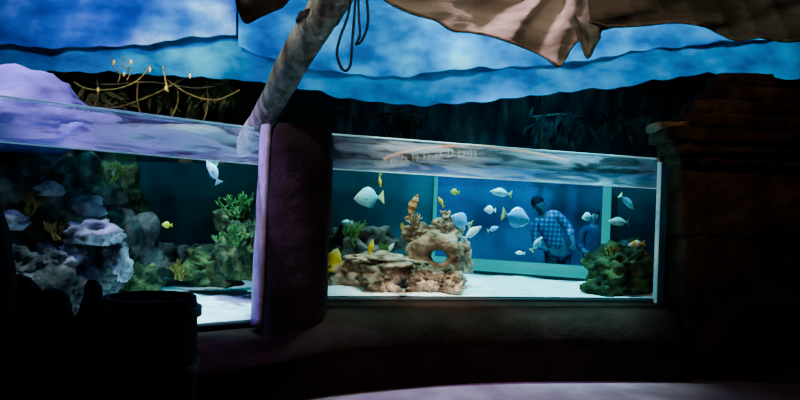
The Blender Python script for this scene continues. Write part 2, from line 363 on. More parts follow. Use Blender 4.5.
pillar([(-1.16,5.02),(-1.15,4.97),(-1.07,4.86),(-1.045,4.87),(-1.05,4.94),(-1.08,5.08),(-1.13,5.1)],.47,2.07,2,am=.16).build('lit_edge','lav',pl)
pillar([(x+(x+.8)*.1,y+(y-5.1)*.2) for x,y in pp],0,.4,3,8).build('plinth','base',pl)
# temple ruin
tp=root('temple_ruin',(3.2,5.8,0),'dark carved stone temple ruin with stepped cornice at the right end of the tank','ruin')
def slab(px0,px1,py0,py1,Y0,D,name,mt,amp=.02,seed=0):
    z0=P(px0,py1,Y0).z; z1=P(px0,py0,Y0).z
    x0=P(px0,(py0+py1)/2,Y0+D).x; x1=P(px1,(py0+py1)/2,Y0).x
    nx=max(3,int((x1-x0)/.06)); nz=max(3,int((z1-z0)/.045)); ny=6
    b=bmesh.new(); bmesh.ops.create_cube(b,size=1)
    for v in b.verts: v.co=Vector((v.co.x*(x1-x0),v.co.y*D,v.co.z*(z1-z0)))
    for ax,nn in ((0,nx),(1,ny),(2,nz)):
        lo=[-(x1-x0)/2,-D/2,-(z1-z0)/2][ax]; sz=[(x1-x0),D,(z1-z0)][ax]
        for k in range(1,nn):
            co=Vector((0,0,0)); no=Vector((0,0,0)); co[ax]=lo+sz*k/nn; no[ax]=1
            bmesh.ops.bisect_plane(b,geom=b.verts[:]+b.edges[:]+b.faces[:],plane_co=co,plane_no=no)
    ce=Vector(((x0+x1)/2,Y0+D/2,(z0+z1)/2)); hs=((x1-x0)/2,D/2,(z1-z0)/2)
    for v in b.verts:
        w_=v.co+ce
        near=sum(1 for a_ in range(3) if abs(abs(v.co[a_])-hs[a_])<1e-4)
        chip=(near-1)*amp*.9*(.5+noise.noise(w_*4))
        v.co=w_-v.co.normalized()*chip+noise.noise_vector(w_*7+Vector((seed,0,0)))*amp+noise.noise_vector(w_*19)*amp*.4
    return MB().bm(b).build(name,mt,tp)
slab(666,1000,160,235,5.72,.36,'stone_course','temple',.02,1)
slab(668,1000,233,312,5.73,.35,'stone_course','temple',.02,21)
slab(666,1000,310,430,5.71,.37,'stone_course','temple',.02,31)
slab(663,1000,150,162,5.66,.4,'moulding','temple',.015,3)
slab(657,1000,137,151,5.62,.44,'cornice','temple',.018,4)
slab(648,1000,125,138,5.58,.47,'cornice','temple',.02,5)
slab(645,690,119,127,5.62,.4,'lit_corner_block','sandstone',.02,15)  # light on the cornice corner put in as a tan stone block
slab(668,1000,111,126,5.62,.44,'step','temple',.022,6)
slab(680,890,97,112,5.66,.42,'step','temple',.022,7)
slab(694,846,83,98,5.7,.38,'step','temple',.022,8)
slab(706,776,71,84,5.74,.34,'step','temple',.024,9)
# ---------------- sky fabric -----------------
def skypanel(edge,Y,mt,label,seed,amp=2.2,wl=30):
    e=smoothpts([(a,b_,0) for a,b_ in edge],12); V=[];F=[]; n=len(e);K=10
    for i,p in enumerate(e):
        y=p.y+amp*abs(math.sin(p.x/wl*PI+seed))-amp*.5+3*noise.noise(Vector((p.x*.03,seed,0)))
        q0=P(p.x,y,Y); q1=P(p.x,-160,Y)
        for k in range(K+1):
            t=k/K; q=q0.lerp(q1,t); q.y+=.04*math.sin(p.x*.045+seed)*(1-t)+.015*math.sin(p.x*.13+seed*2)
            q.z=min(q.z,4.95)
            V.append(q)
    for i in range(n-1):
        for k in range(K): a=i*(K+1)+k; F.append((a,a+1,a+K+2,a+K+1))
    return tag(MB().add(V,F).build('sky_backdrop',mt),label,'painted backdrop')
skypanel([(-120,78),(-60,82),(0,76),(60,72),(130,73),(236,80),(300,88),(350,99),(420,104),(500,100),(560,92),(640,84),(700,73),(760,76),(800,80),(900,86),(980,88)],7.87,'sky2','deep blue painted cloud backdrop with scalloped hem, hanging lowest behind the tanks',1)
skypanel([(-120,44),(-40,40),(60,48),(140,43),(236,34)],7.75,'sky3','blue painted cloud valance over the left tank, left of the log',2)
skypanel([(238,46),(300,66),(380,76),(450,70),(520,66),(590,60),(640,50),(700,44),(780,38),(860,36),(960,36)],7.75,'sky1','bright cyan painted cloud valance behind the canvas sail',3)
# ---------------- canvas sails -----------------
def sail(edge,Y,mt,name,label,top=-90,seed=0,hem=None,amp=.1,fan=None):
    e=smoothpts([(a,b_,0) for a,b_ in edge],14); V=[];F=[];n=len(e);K=40
    for i,p in enumerate(e):
        for k in range(K+1):
            t=k/K; py=p.y+(top-p.y)*t; px=p.x+(14*math.sin(t*2+seed))*t
            if fan:
                an=math.atan2(py-fan[1],px-fan[0]); rr=math.hypot(px-fan[0],py-fan[1])
                fold=math.sin(an*15+seed)*min(1,rr/60)*.6+abs(math.sin(an*8+seed*2+rr*.012))*min(1,rr/50)+.25*math.sin(an*31+seed)
            else: fold=math.sin(px*.05+py*.16+seed)+.6*abs(math.sin(px*.11-py*.05))
            d=Y+amp*fold+.03*noise.noise(Vector((px*.04,py*.1,seed)))+t*.35
            V.append(P(px,py,d))
    for i in range(n-1):
        for k in range(K): a=i*(K+1)+k; F.append((a,a+1,a+K+2,a+K+1))
    r=root(name or 'canvas_sail',V[0],label,'canvas')
    MB().add(V,F).build('cloth',mt,r)
    MB().tube([V[i*(K+1)] for i in range(n)],.01,6).build('hem',hem or 'hem',r)
    return r
sail([(378,-6),(392,4),(412,13),(436,20),(452,30),(470,32),(492,36),(516,44),(540,54),(552,62),(559,66),(565,58),(572,46),(584,36),(600,30),(622,24),(650,16),(690,8)],3.7,'canvas',None,'large pale grey canvas sail sagging to a point at top centre',seed=1,amp=.06,fan=(600,-60))
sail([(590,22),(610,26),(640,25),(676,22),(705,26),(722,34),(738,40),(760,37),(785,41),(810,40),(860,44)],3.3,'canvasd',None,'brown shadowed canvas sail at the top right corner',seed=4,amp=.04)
sail([(576,26),(582,44),(588,57),(594,46),(600,36)],3.5,'canvas',None,'small pale canvas flap hanging beside the sail point',top=10,seed=2,amp=.02)
sail([(236,-2),(240,12),(246,22),(256,18),(268,12),(282,6),(290,-4)],3.6,'rope','cloth_scrap','dark ragged cloth scrap at the top edge, left of the log',top=-40,seed=3,hem='rope',amp=.03)
# log
a=P(364,-60,3.7); c=P(243,152,5.5)
lg=root('leaning_log',a,'thick weathered grey log leaning down into the left tank behind the pillar','log')
pts=[a.lerp(c,t/30)+Vector((.008*math.sin(t*.35),0,0)) for t in range(31)]
MB().tube(pts,[.13-.035*t/30 for t in range(29)]+[.075,.05],24,wob=.1).build('trunk','log',lg)
for t in (12,20):
    p=pts[t]; MB().rock(p+Vector((-.03,-.095,.02)),(.035,.03,.05),t,.15,3,1,0,flat=-2).build('knot','log',lg)
pr=[]
for k in range(60):
    an=k*.7; p=a.lerp(c,(.27+.035*k/60)); pr.append(p+Vector((math.cos(an)*.14,math.sin(an)*.14,0)))
tag(MB().tube(pr,.009,6).build('rope_lashing','rope'),'dark rope lashing wound around the top of the log','rope')
def rope(pix,Y,r,name,label,mt='rope',cat='rope',group=None):
    return tag(MB().tube(smoothpts([P(x,y,Y+.03*math.sin(i*2.)) for i,(x,y) in enumerate(pix)],7),r,6).build(name,mt),label,cat,group)
rope([(352,-12),(348,15),(340,38),(337,55),(343,70),(350,66),(352,45),(354,20),(356,-10)],3.9,.009,'hanging_rope','dark rope hanging in a long loop right of the log')
rope([(358,-10),(359,18),(360,35),(356,44),(362,40),(368,22),(366,-8)],3.85,.008,'hanging_rope','short dark rope loop, right of the long rope loop')
rope([(74,82),(85,88),(100,90),(120,88),(138,80),(150,66)],7.6,.008,'rope_swag','yellow rope sagging in a swag below the left backdrop','yrope')
rope([(112,58),(113,66),(120,74),(118,82)],7.6,.008,'rope_strand','yellow rope strand with knotted end above the rope swag','yrope')
rope([(124,56),(123,66),(131,70),(127,80)],7.65,.008,'rope_strand','curled yellow rope strand right of the knotted strand','yrope')
rope([(163,66),(165,78),(168,92)],7.7,.01,'rope_strand','single short yellow rope strand beside the tree trunk','yrope')
for i,(v_,lb) in enumerate((([(150,66),(185,92),(215,100),(240,90)],'thin brown vine sagging between trunk and log'),
 ([(40,74),(70,100),(110,108),(150,96),(185,78)],'long brown vine sagging lowest under the yellow rope swag'),
 ([(95,66),(98,95),(92,112),(99,124)],'brown vine hanging straight down left of the rope strands'),
 ([(140,66),(137,98),(142,118)],'brown vine hanging straight down right of the rope strands'),
 ([(60,70),(100,84),(150,82),(200,88),(236,78)],'nearly level brown vine just below the left backdrop'),
 ([(175,66),(178,100),(170,120)],'brown vine hanging beside the short yellow strand'),
 ([(205,70),(208,104),(203,122)],'brown vine hanging between the two right trees'))): rope(v_,7.97+.02*i,.01,'vine',lb,'vine','vine')
for i,(x,y,lb) in enumerate(((114,62,'tiny yellow blossom at the left end of the rope strands'),(131,62,'tiny yellow blossom above the curled rope strand'),(124,74,'tiny yellow blossom low between the rope strands'),(166,88,'tiny yellow blossom on the short strand by the trunk'),(150,70,'tiny yellow blossom at the right end of the rope swag'),(190,76,'tiny yellow blossom near the top of the thick tree'),(98,90,'tiny yellow blossom at the bottom of the rope swag'))):
    p=P(x,y,7.58); tag(MB().rock(p,(.014,.012,.032),i,.3,2,2,.1,flat=-2).build('blossom','yglow'),lb,'flower')
def trunk(px,y0,Y,r,label):
    p=P(px,y0,Y)
    return tag(MB().tube([(p.x+.06*math.sin(i*.9+px),Y,i*.4) for i in range(11)],[r*(1.25-.03*i) for i in range(11)],12,wob=.25).build('jungle_tree','vine'),label,'tree')
trunk(75,100,8.9,.07,'slim dim tree trunk behind the yellow rope swag')
trunk(190,100,8.8,.09,'thick dim tree trunk behind the left tank, left of the log')
trunk(225,100,8.9,.05,'thin dim tree trunk just left of the log')
def bush(px,py,Y,s,label,n=60,mt='leaf'):
    c=P(px,py,Y); r=root('hanging_foliage',c,label,'plant'); V=MB(); random.seed(px)
    for i in range(n):
        an=random.uniform(0,2*PI); ln=random.uniform(.3,.8)*s; o=Vector((random.gauss(0,s*.5),random.gauss(0,.1),random.gauss(0,.08)))
        d=Vector((math.cos(an)*.7,.2*math.sin(an),-abs(math.sin(an))-.2)).normalized(); side=d.cross(Vector((0,1,0))).normalized()*ln*.11
        p=c+o; V.add([p,p+d*ln*.4+side,p+d*ln,p+d*ln*.4-side],[(0,1,2,3)])
    V.build('leaves',mt,r)
    MB().tube([c+Vector((-s,0,.05)),c+Vector((0,0,.12)),c+Vector((s,0,.05))],.02,6).build('stem','rope',r)
for a_ in ((320,112,8.9,.4,'dark leafy foliage just right of the log behind the pillar'),(400,120,9.4,.4,'dark leafy foliage behind the left half of the right tank'),(560,122,9.4,.45,'dark leafy foliage behind the middle of the right tank'),(628,116,9.0,.4,'dark leafy foliage left of the temple ruin'),(100,94,8.4,.4,'brown green foliage under the yellow rope swag',110,'leafl'),(158,92,8.6,.35,'brown green foliage behind the short yellow strand',100,'leafl'),(215,92,8.4,.3,'brown green foliage between the trees left of the log',90,'leafl')): bush(*a_)
# upturned boat
bt=root('upturned_boat',P(475,160,8.6),'upturned dark boat with orange rim seen above the right tank water','boat')
V=[];F=[];NB=30;KB=10
def brim(t): return P(384+184*t,159-12*math.sin(PI*t**.8)+(2*t),8.6)
for i in range(NB+1):
    t=i/NB; q=brim(t); wd=.3*math.sin(PI*t)**.6+.01
    for k in range(KB+1):
        an=PI*k/KB
        V.append(q+Vector((0,-wd*math.cos(an),-.16*math.sin(an)*(math.sin(PI*t)**.5))))
for i in range(NB):
    for k in range(KB): a_=i*(KB+1)+k; F.append((a_,a_+1,a_+KB+2,a_+KB+1))
MB().add(V,F).build('hull','boat',bt)
for off in (0,KB): MB().tube([V[i*(KB+1)+off] for i in range(NB+1)],.018,6).build('gunwale','orange',bt)
random.seed(5)
for q in range(8):
    t=.05+q*.06; p=brim(t)+Vector((0,-.3*math.sin(PI*t)**.6-.05,-.11)); h=.05; u=lambda s_: random.uniform(-s_,s_)
    MB().tube([p+Vector((-.03+u(.01),0,-h+u(.015))),p+Vector((-.03+u(.01),0,h+u(.01))),p+Vector((.03,0,h*.7+u(.03))),p+Vector((.035,0,-h*.6+u(.03))),p+Vector((u(.02),0,-h))],[.012,.01,.012,.009,.008],5).build('worn_painted_mark','mark',bt)
for t in (.15,.85):
    p=brim(t); tag(MB().tube([p,(p.x,p.y,4.99)],.008,6).build('suspension_rope','rope'),('left' if t<.5 else 'right')+' dark rope holding up the boat behind the right tank','rope')
# ---------------- rocks -----------------
def rk(px,py,Y,wpx,hpx,mt,label,seed,name='reef_rock',cat='rock',group=None,amp=.34,dy=.8,sub=4,hole=.25,fr=1.6):
    c=P(px,py,Y); sx=wpx/2/FPX*Y; sz=hpx/2/FPX*Y
    return tag(MB().rock(c,(sx,sx*dy,sz),seed,amp,sub,fr,hole).build(name,mt),label,cat,group)
rk(14,118,5.5,144,98,'rocklav','big lavender rock rising above the water at the left edge',13,'boulder',amp=.14,sub=5,hole=.04,fr=1.0)
rk(60,134,5.35,66,34,'rocklav','small lavender rock beside the big lavender rock',5,'boulder',amp=.2,hole=.05)
rk(160,141,7.9,190,34,'reflgrey','long pale grey reflection ridge behind the left tank above the water',6,'reflection_ridge',amp=.22,dy=.2,hole=.05)  # ridge added to stand in for a reflection above the water
L=[(20,190,5.9,90,80,'rockd','dark reef rock highest at the left edge of the left tank'),
(75,192,6.3,90,70,'rockd','dark reef rock under the water surface, right of the highest one'),
(118,208,6.6,60,90,'rockgreen','upright mossy reef rock at the right shoulder of the reef wall'),
(26,244,5.7,90,76,'rockgreen','mossy reef rock left of the pale slab rock'),
(94,234,5.4,56,30,'rocklite','pale grey slab rock on the reef wall'),
(70,260,5.4,36,28,'rocklite','small pale rock below the pale slab rock'),
(118,266,5.5,28,44,'rocklite','upright pale rock at the right foot of the reef wall'),
(92,284,5.4,50,44,'rockd','broad dark rock between the two small pale rocks'),
(62,212,6.0,80,50,'rockd','dark rock just above the pale slab rock'),
(128,244,6.2,60,70,'rockd','dark rock right of the pale slab rock'),
(140,284,5.9,44,44,'rockgreen','low mossy rock at the left rim of the white sand'),
(15,300,4.9,60,60,'rocklite','pale rock low at the left edge of the left tank'),
(50,300,5.0,70,60,'rockd','dark rock low on the left, beside the pale edge rock'),
(80,304,5.1,36,34,'rocklite','pale rock just above the black stump'),
(50,190,5.4,28,18,'rocklite','tiny pale rock high on the reef wall under the lavender rock'),
(10,222,5.2,34,22,'rocklite','small pale rock at the far left of the reef wall'),
(160,262,6.9,56,40,'rockd','distant dark rock at the back of the sand'),
(195,262,7.0,50,36,'rockd','distant dark rock behind the rounded sand rock'),
(44,262,5.3,40,36,'rockd','dark rock directly left of the small pale rock'),
(88,208,5.6,34,24,'rocklite','pale rock above the pale slab rock'),
(20,264,5.1,40,34,'rockd','dark rock left of the two small pale rocks')]
for i,(px,py,Y,w_,h_,mt_,lb) in enumerate(L): rk(px,py,Y,w_,h_,mt_,lb,20+i)
rk(214,270,6.5,62,44,'rockgreen','dark rounded mossy rock in the middle of the white sand',50,sub=5)
rk(240,254,6.15,46,72,'rockgreen','tall mossy rock against the pillar in the left tank',51,sub=5)
rk(236,228,6.3,40,44,'rockgreen','mossy rock topping the heap against the pillar',52,sub=5)
def coral(px,py,Y,hpx,n,mt,label,seed,name='branching_coral',spread=.6,r=.012,depth=2,cat='coral'):
    random.seed(seed); base=P(px,py,Y); H=hpx/FPX*Y; b=MB()
    def br(p,d,l,r_,lev):
        q=[p]
        for k in range(4):
            d2=(d+Vector((random.gauss(0,.15),random.gauss(0,.15),random.gauss(.1,.1)))).normalized(); q.append(q[-1]+d2*l/4); d=d2
        b.tube(smoothpts(q,2),[r_*(1-.5*i/8) for i in range(9)],6)
        if lev>0:
            for k in range(3):
                i=random.choice((2,3,4)); dd=(d+Vector((random.gauss(0,spread),random.gauss(0,spread*.6),random.uniform(-.1,.5)))).normalized(); br(q[i],dd,l*.6,r_*.65,lev-1)
    for i in range(n):
        d=Vector((random.gauss(0,spread),random.gauss(0,spread*.6),1)).normalized(); br(base+Vector((random.gauss(0,H*.12),random.gauss(0,H*.1),0)),d,H*.65,r,depth)
    return tag(b.build(name,mt),label,cat)
coral(240,218,6.2,22,10,'coralg','green branching coral on top of the heap against the pillar',1,r=.02)
coral(222,256,6.2,20,10,'coralg','low green branching coral on the dark sand rock',2,r=.018)
coral(180,280,6.3,18,7,'coraly','small yellow brown coral at the left of the dark sand rock',3,r=.014)
coral(60,240,5.3,18,8,'coraly','yellow brown coral beside the pale slab rock',4)
coral(110,186,6.2,22,8,'coralg','green coral under the water surface on the reef wall',5)
coral(236,246,5.9,18,10,'coralg','dense green coral on the flank of the heap against the pillar',6,r=.016)
coral(30,215,5.3,20,8,'coraly','yellow brown coral at the left of the reef wall',7)
R_=[(348,279,5.95,52,44,'rocktan','low tan reef rock against the pillar in the right tank'),
(384,278,5.8,50,40,'rocktan','second tan reef rock from the pillar, in the front ledge'),
(418,281,5.85,46,36,'rocktan','third tan reef rock from the pillar, in the front ledge'),
(448,283,5.9,38,30,'rocktan','right end tan reef rock of the front ledge'),
(384,262,6.0,80,18,'rocktan','flat tan reef rock lying on the front ledge'),
(424,238,6.3,44,28,'rocktan','tan reef rock under the coral tips'),
(448,229,6.4,32,26,'rocktan','small tan reef rock stacked highest below the coral'),
(463,260,6.3,20,38,'rocktan','upright tan reef rock behind the ring-shaped rock'),
(360,248,6.8,70,50,'rockd','dark reef rock at the back beside the pillar')]
for i,(px,py,Y,w_,h_,mt_,lb) in enumerate(R_): rk(px,py,Y,w_,h_,mt_,lb,70+i,hole=.34,sub=5,amp=.28,fr=1.7)
V=[];F=[];c=P(438,256,6.02)
NI=72;NK=28
for i in range(NI):
    for k in range(NK):
        a_=2*PI*i/NI; g=2*PI*k/NK; p=Vector(((.16+.088*math.cos(g))*math.cos(a_)*1.15,.1*math.sin(g)*1.2,(.145+.08*math.cos(g))*math.sin(a_)))
        p*=1+.26*noise.fractal(p*6,1,2,4)-.14*abs(noise.noise(p*20)); V.append(c+p)
for i in range(NI):
    for k in range(NK): F.append((i*NK+k,i*NK+(k+1)%NK,((i+1)%NI)*NK+(k+1)%NK,((i+1)%NI)*NK+k))
tag(MB().add(V,F).build('ring_rock','rocktan'),'tan ring-shaped reef rock with an open hole in the middle','rock')
rk(624,272,6.45,66,54,'rockgreen','dark mossy reef rock at the right end of the right tank',90,sub=5,hole=.3)
rk(602,288,6.3,40,22,'rockgreen','low mossy rock in front of the right end reef rock',91)
rk(632,254,6.6,36,28,'rockd','dark rock leaning on the right side wall of the tank',92)
coral(416,228,6.2,15,9,'coralt','tan branching coral rising highest above the reef',11,r=.018,spread=.35,depth=1)
coral(446,218,6.3,9,8,'coralt','pale tan coral right of the highest coral',12,r=.014,depth=1)
coral(404,236,6.3,12,6,'coraly','small yellow brown coral left of the highest coral',13)
coral(352,246,6.5,24,9,'coralg','green branching coral at the back beside the pillar',14)
coral(385,256,6.3,12,6,'coralg','small green coral on the flat tan rock',15)
coral(612,260,6.4,14,8,'coraly','yellow brown coral on the mossy rock at the right end',16)
coral(634,250,6.4,12,8,'coralg','green coral beside the right side wall',17)
def urchin(px,py,Y,label):
    c=P(px,py,Y); random.seed(px); b=MB().rock(c,(.045,.045,.035),px,.05,2,1,0)
    for i in range(50):
        d=Vector((random.gauss(0,1),random.gauss(0,1),abs(random.gauss(0,1)))).normalized(); b.tube([c+d*.03,c+d*.1],[.004,.001],4)
    tag(b.build('sea_urchin','eye'),label,'sea urchin')
urchin(404,286,5.5,'black spiny sea urchin on the front ledge of tan rocks')
# ---------------- fish -----------------
def fish_mesh(L,kind):
    prof={
    'disc':[(0,.01,.01,.008,0,0),(.04,.06,.05,.03,0,0),(.12,.15,.13,.055,0,0),(.22,.23,.21,.075,.0,0),(.34,.28,.26,.085,.05,0),(.46,.28,.26,.08,.08,.06),(.58,.23,.22,.065,.1,.1),(.68,.15,.14,.045,.09,.09),(.75,.07,.07,.028,.03,.03),(.8,.045,.045,.016,0,0),(.87,.09,.09,.008,0,0),(.94,.17,.17,.005,0,0),(1,.24,.24,.003,0,0)],
    'slim':[(0,.01,.01,.008,0,0),(.04,.045,.04,.028,0,0),(.13,.09,.085,.05,0,0),(.25,.13,.12,.065,.01,0),(.37,.15,.14,.07,.05,0),(.5,.14,.13,.062,.06,.02),(.62,.11,.1,.05,.05,.06),(.72,.07,.065,.034,.03,.04),(.79,.04,.04,.02,0,0),(.83,.035,.035,.013,0,0),(.89,.08,.08,.008,0,0),(.95,.14,.14,.005,0,0),(1,.19,.19,.003,0,0)]}[kind]
    V=[];F=[];n=16
    for i,(s,u,d,w_,fu,fd) in enumerate(prof):
        t=min(w_*.25,.006)
        half=[(0,u+fu),(t,u*.97),(.6*w_,u*.78),(.93*w_,u*.38),(w_,0),(.9*w_,-d*.42),(.55*w_,-d*.8),(t,-d*.97),(0,-d-fd)]
        ring=half+[(-a,b) for a,b in half[-2:0:-1]]
        for (y,z) in ring:
            x=.5-s
            if i==len(prof)-1: x+=.1*(1-abs(z)/(u+1e-6))
            if i==len(prof)-2: x+=.02*(1-abs(z)/(u+1e-6))
            V.append((x*L,y*L,z*L))
    N=len(prof)
    for i in range(N-1):
        for k in range(n): F.append((i*n+k,i*n+(k+1)%n,(i+1)*n+(k+1)%n,(i+1)*n+k))
    F.append(tuple(range(n))[::-1]); F.append(tuple(range((N-1)*n,N*n)))
    return MB().add(V,F)
def fish(px,py,Y,lpx,head,pitch,kind,mt,label,name='fish',yaw=15):
    L_=lpx/FPX*Y; r=root(name,P(px,py,Y),label,'fish')
    fish_mesh(L_,kind).build('body',mt,r,local=True)
    ex=.38 if kind=='disc' else .4; wy=.052 if kind=='disc' else .045
    for sg in (-1,1):
        MB().rock((ex*L_,sg*wy*L_,.045*L_),(.022*L_,)*3,1,0,2,1,0,flat=-2).build('eye','eye',r,local=True)
        MB().add([(.22*L_,sg*.07*L_,-.02*L_),(.14*L_,sg*.11*L_,.03*L_),(.04*L_,sg*.13*L_,-.02*L_),(.12*L_,sg*.1*L_,-.07*L_)],[(0,1,2,3)]).build('pectoral_fin',mt,r,local=True)
    r.rotation_euler=(0,math.radians(-pitch),math.radians(yaw+(180 if head=='l' else 0)))
    return r
FI=[(369,198,5.9,31,'l',-6,'disc','f_silver','large silvery blue fish swimming near the pillar'),
(501,193,6.2,24,'l',4,'slim','f_silver','silvery yellow-tailed fish just under the water surface, middle of the tank'),
(516,218,6.1,32,'r',-12,'disc','f_blue','large blue fish beside the man in the plaid shirt'),
(490,210,6.6,13,'l',0,'disc','f_white','small white fish left of the large blue fish'),
(537,244,6.1,19,'r',50,'slim','f_silver','silvery fish pointing upward below the man'),
(588,217,6.5,14,'l',-10,'disc','f_silver','small pale fish beside the right cyan window post'),
(627,202,6.4,22,'r',-40,'slim','f_silver','silvery fish diving at the right end of the tank'),
(619,222,6.4,25,'l',0,'slim','f_grey','grey slender fish swimming level at the right end'),
(637,244,6.2,20,'l',-8,'slim','f_orange','orange and cream fish above the right end rocks'),
(461,221,6.2,24,'l',20,'disc','f_blue','blue fish right of the tan corals'),
(472,233,6.1,24,'r',35,'slim','f_white','white fish with raised head under the blue fish by the corals'),
(455,192,6.6,10,'l',0,'disc','f_yellow','tiny yellow fish near the left cyan window post'),
(380,182,6.3,10,'l',80,'slim','f_yellow','tiny yellow fish just above the large silvery fish'),
(334,260,5.55,24,'r',75,'disc','f_yellow','bright yellow fish upright against the pillar'),
(371,248,5.9,17,'r',80,'slim','f_yellow','upright yellow fish above the low tan rocks'),
(391,248,5.85,12,'r',60,'slim','f_white','tiny white fish over the flat tan rock'),
(493,229,6.3,13,'r',20,'slim','f_blue','tiny blue fish below the small white fish'),
(441,202,6.3,12,'l',60,'slim','f_yellow','tiny yellow fish at the tip of the corals'),
(413,207,6.1,28,'r',70,'slim','f_stripe','brown and cream banded fish rising above the corals'),
(347,222,6.4,11,'l',0,'slim','f_silver','tiny silvery fish close to the pillar in the right tank'),
(520,253,6.6,11,'l',0,'slim','f_white','tiny white fish over the far cyan sill'),
(213,172,5.7,26,'l',60,'slim','f_white','white fish tilting up just under the left tank surface'),
(167,225,6.0,10,'l',0,'disc','f_yellow','tiny yellow fish alone in the open left tank')]
for f_ in FI: fish(*f_)
# ---------------- persons -----------------
def skinmesh(verts,edges,rootv,sub=2):
    me=bpy.data.meshes.new('tmp'); me.from_pydata([v[:3] for v in verts],edges,[])
    o=bpy.data.objects.new('tmp',me); C.objects.link(o)
    md=o.modifiers.new('s','SKIN')
    for i,v in enumerate(verts):
        sv=me.skin_vertices[0].data[i]; rx=v[3]; ry=v[4] if len(v)>4 else v[3]; sv.radius=(rx,ry); sv.use_root=(i==rootv)
    s2=o.modifiers.new('u','SUBSURF'); s2.levels=sub; s2.render_levels=sub
    dg=bpy.context.evaluated_depsgraph_get(); ev=o.evaluated_get(dg); m2=ev.to_mesh()
    out=MB(); out.add([v.co.copy() for v in m2.vertices],[tuple(p.vertices) for p in m2.polygons]); ev.to_mesh_clear()
    bpy.data.objects.remove(o); return out
def person(x,y,label,shirt,h=1.78,lean=0,fwd=0,name='person'):
    r=root(name,(x,y,0),label,'person'); k=h/1.78
    vs=[(0,0,.95,.13,.1),(0,0,1.15,.13,.1),(0,-.01,1.35,.16,.1),(0,0,1.46,.11,.08),(0,-.01,1.53,.055),(0,-.02,1.6,.07,.075),(0,-.02,1.68,.08,.09),(0,-.01,1.74,.055,.065),
        (.17,0,1.43,.055),(.25,-.03,1.16,.045),(.2,-.22,1.0,.036),(.17,-.3,1.02,.03,.018),
        (-.17,0,1.43,.055),(-.25,-.03,1.16,.045),(-.16,-.22,1.06,.036),(-.12,-.3,1.1,.03,.018),
        (.09,0,.86,.09),(.1,-.01,.48,.06),(.1,0,.09,.045),(.11,-.14,.045,.04),
        (-.09,0,.86,.09),(-.1,-.01,.48,.06),(-.1,0,.09,.045),(-.11,-.14,.045,.04)]
    ed=[(0,1),(1,2),(2,3),(3,4),(4,5),(5,6),(6,7),(3,8),(8,9),(9,10),(10,11),(3,12),(12,13),(13,14),(14,15),(0,16),(16,17),(17,18),(18,19),(0,20),(20,21),(21,22),(22,23)]
    for hi,(hx,hy,hz,sg) in ((11,(.17,-.3,1.02,1)),(15,(-.12,-.3,1.1,-1))):
        for q in range(4):
            i0=len(vs); ox=(q-1.5)*.017; ln=(.05,.06,.065,.05)[q]
            vs.append((hx+ox,hy-.03,hz,.008)); vs.append((hx+ox,hy-.03-ln*.7,hz-.008,.0075)); vs.append((hx+ox,hy-.03-ln,hz-.03,.006))
            ed+= [(hi,i0),(i0,i0+1),(i0+1,i0+2)]
        i0=len(vs); vs.append((hx-sg*.035,hy,hz+.005,.009)); vs.append((hx-sg*.055,hy-.03,hz,.008)); ed+=[(hi,i0),(i0,i0+1)]
    def mv(b):
        for i,v in enumerate(b.v):
            e_=max(0,v.z-.95); an=lean; fa=fwd
            z=v.z; dx=v.x; dy=v.y
            if e_>0:
                dx,z=v.x*math.cos(an)+e_*math.sin(an),.95+e_*math.cos(an)-v.x*math.sin(an)
                e2=z-.95; dy,z=v.y*math.cos(fa)-e2*math.sin(fa),.95+e2*math.cos(fa)+v.y*math.sin(fa)
            b.v[i]=Vector((x+dx*k,y+dy*k,z*k))
        return b
    body=skinmesh(vs,ed,0)
    body.tube([(0,-.11,1.69),(0,-.135,1.645),(0,-.11,1.635)],[.01,.016,.012],8)
    for sg in (-1,1): body.rock((sg*.088,-.01,1.665),(.012,.02,.03),2,.05,2,1,0)
    mv(body).build('body','skin',r)
    sh=[(0,0,.9,.16,.125),(0,0,1.15,.15,.12),(0,-.01,1.35,.18,.12),(0,0,1.455,.12,.09),(.18,0,1.43,.075),(.25,-.03,1.17,.062),(.22,-.14,1.08,.055),(-.18,0,1.43,.075),(-.25,-.03,1.17,.062),(-.2,-.14,1.1,.055)]
    mv(skinmesh(sh,[(0,1),(1,2),(2,3),(3,4),(4,5),(5,6),(3,7),(7,8),(8,9)],0)).build('shirt',shirt,r)
    tr=[(0,0,.93,.15,.12),(.09,0,.84,.105),(.1,-.01,.48,.08),(.1,0,.1,.07),(-.09,0,.84,.105),(-.1,-.01,.48,.08),(-.1,0,.1,.07)]
    mv(skinmesh(tr,[(0,1),(1,2),(2,3),(0,4),(4,5),(5,6)],0)).build('trousers','navy',r)
    hb=MB(); b=bmesh.new(); bmesh.ops.create_icosphere(b,subdivisions=3,radius=1)
    for v in b.verts:
        p=v.co.copy()
        if p.y<-.25 and p.z<.45: p*=.8
        if p.z<-.45: p.z=-.45
        v.co=Vector((p.x*.096,p.y*.11+.005,p.z*.1+1.71))+noise.noise_vector(p*5)*.006
    hb.bm(b); mv(hb).build('hair','hair',r)
    for sg in (-1,1): mv(MB().rock((sg*.033,-.105,1.68),(.011,.006,.007),1,0,2,1,0,flat=-2)).build('eye','eye',r)
    mv(MB().tube([(-.025,-.104,1.605),(0,-.112,1.602),(.025,-.104,1.605)],.005,6)).build('mouth','lips',r)
    return r
p1=P(560,200,9.3); person(p1.x,9.3,'man in a blue and white plaid shirt bending to look in through the far window','plaid',1.85,-.5,.3)
p2=P(594,200,9.5); person(p2.x,9.5,'visitor in dark clothes standing behind the right cyan window post','navy',1.58,.0,.1)
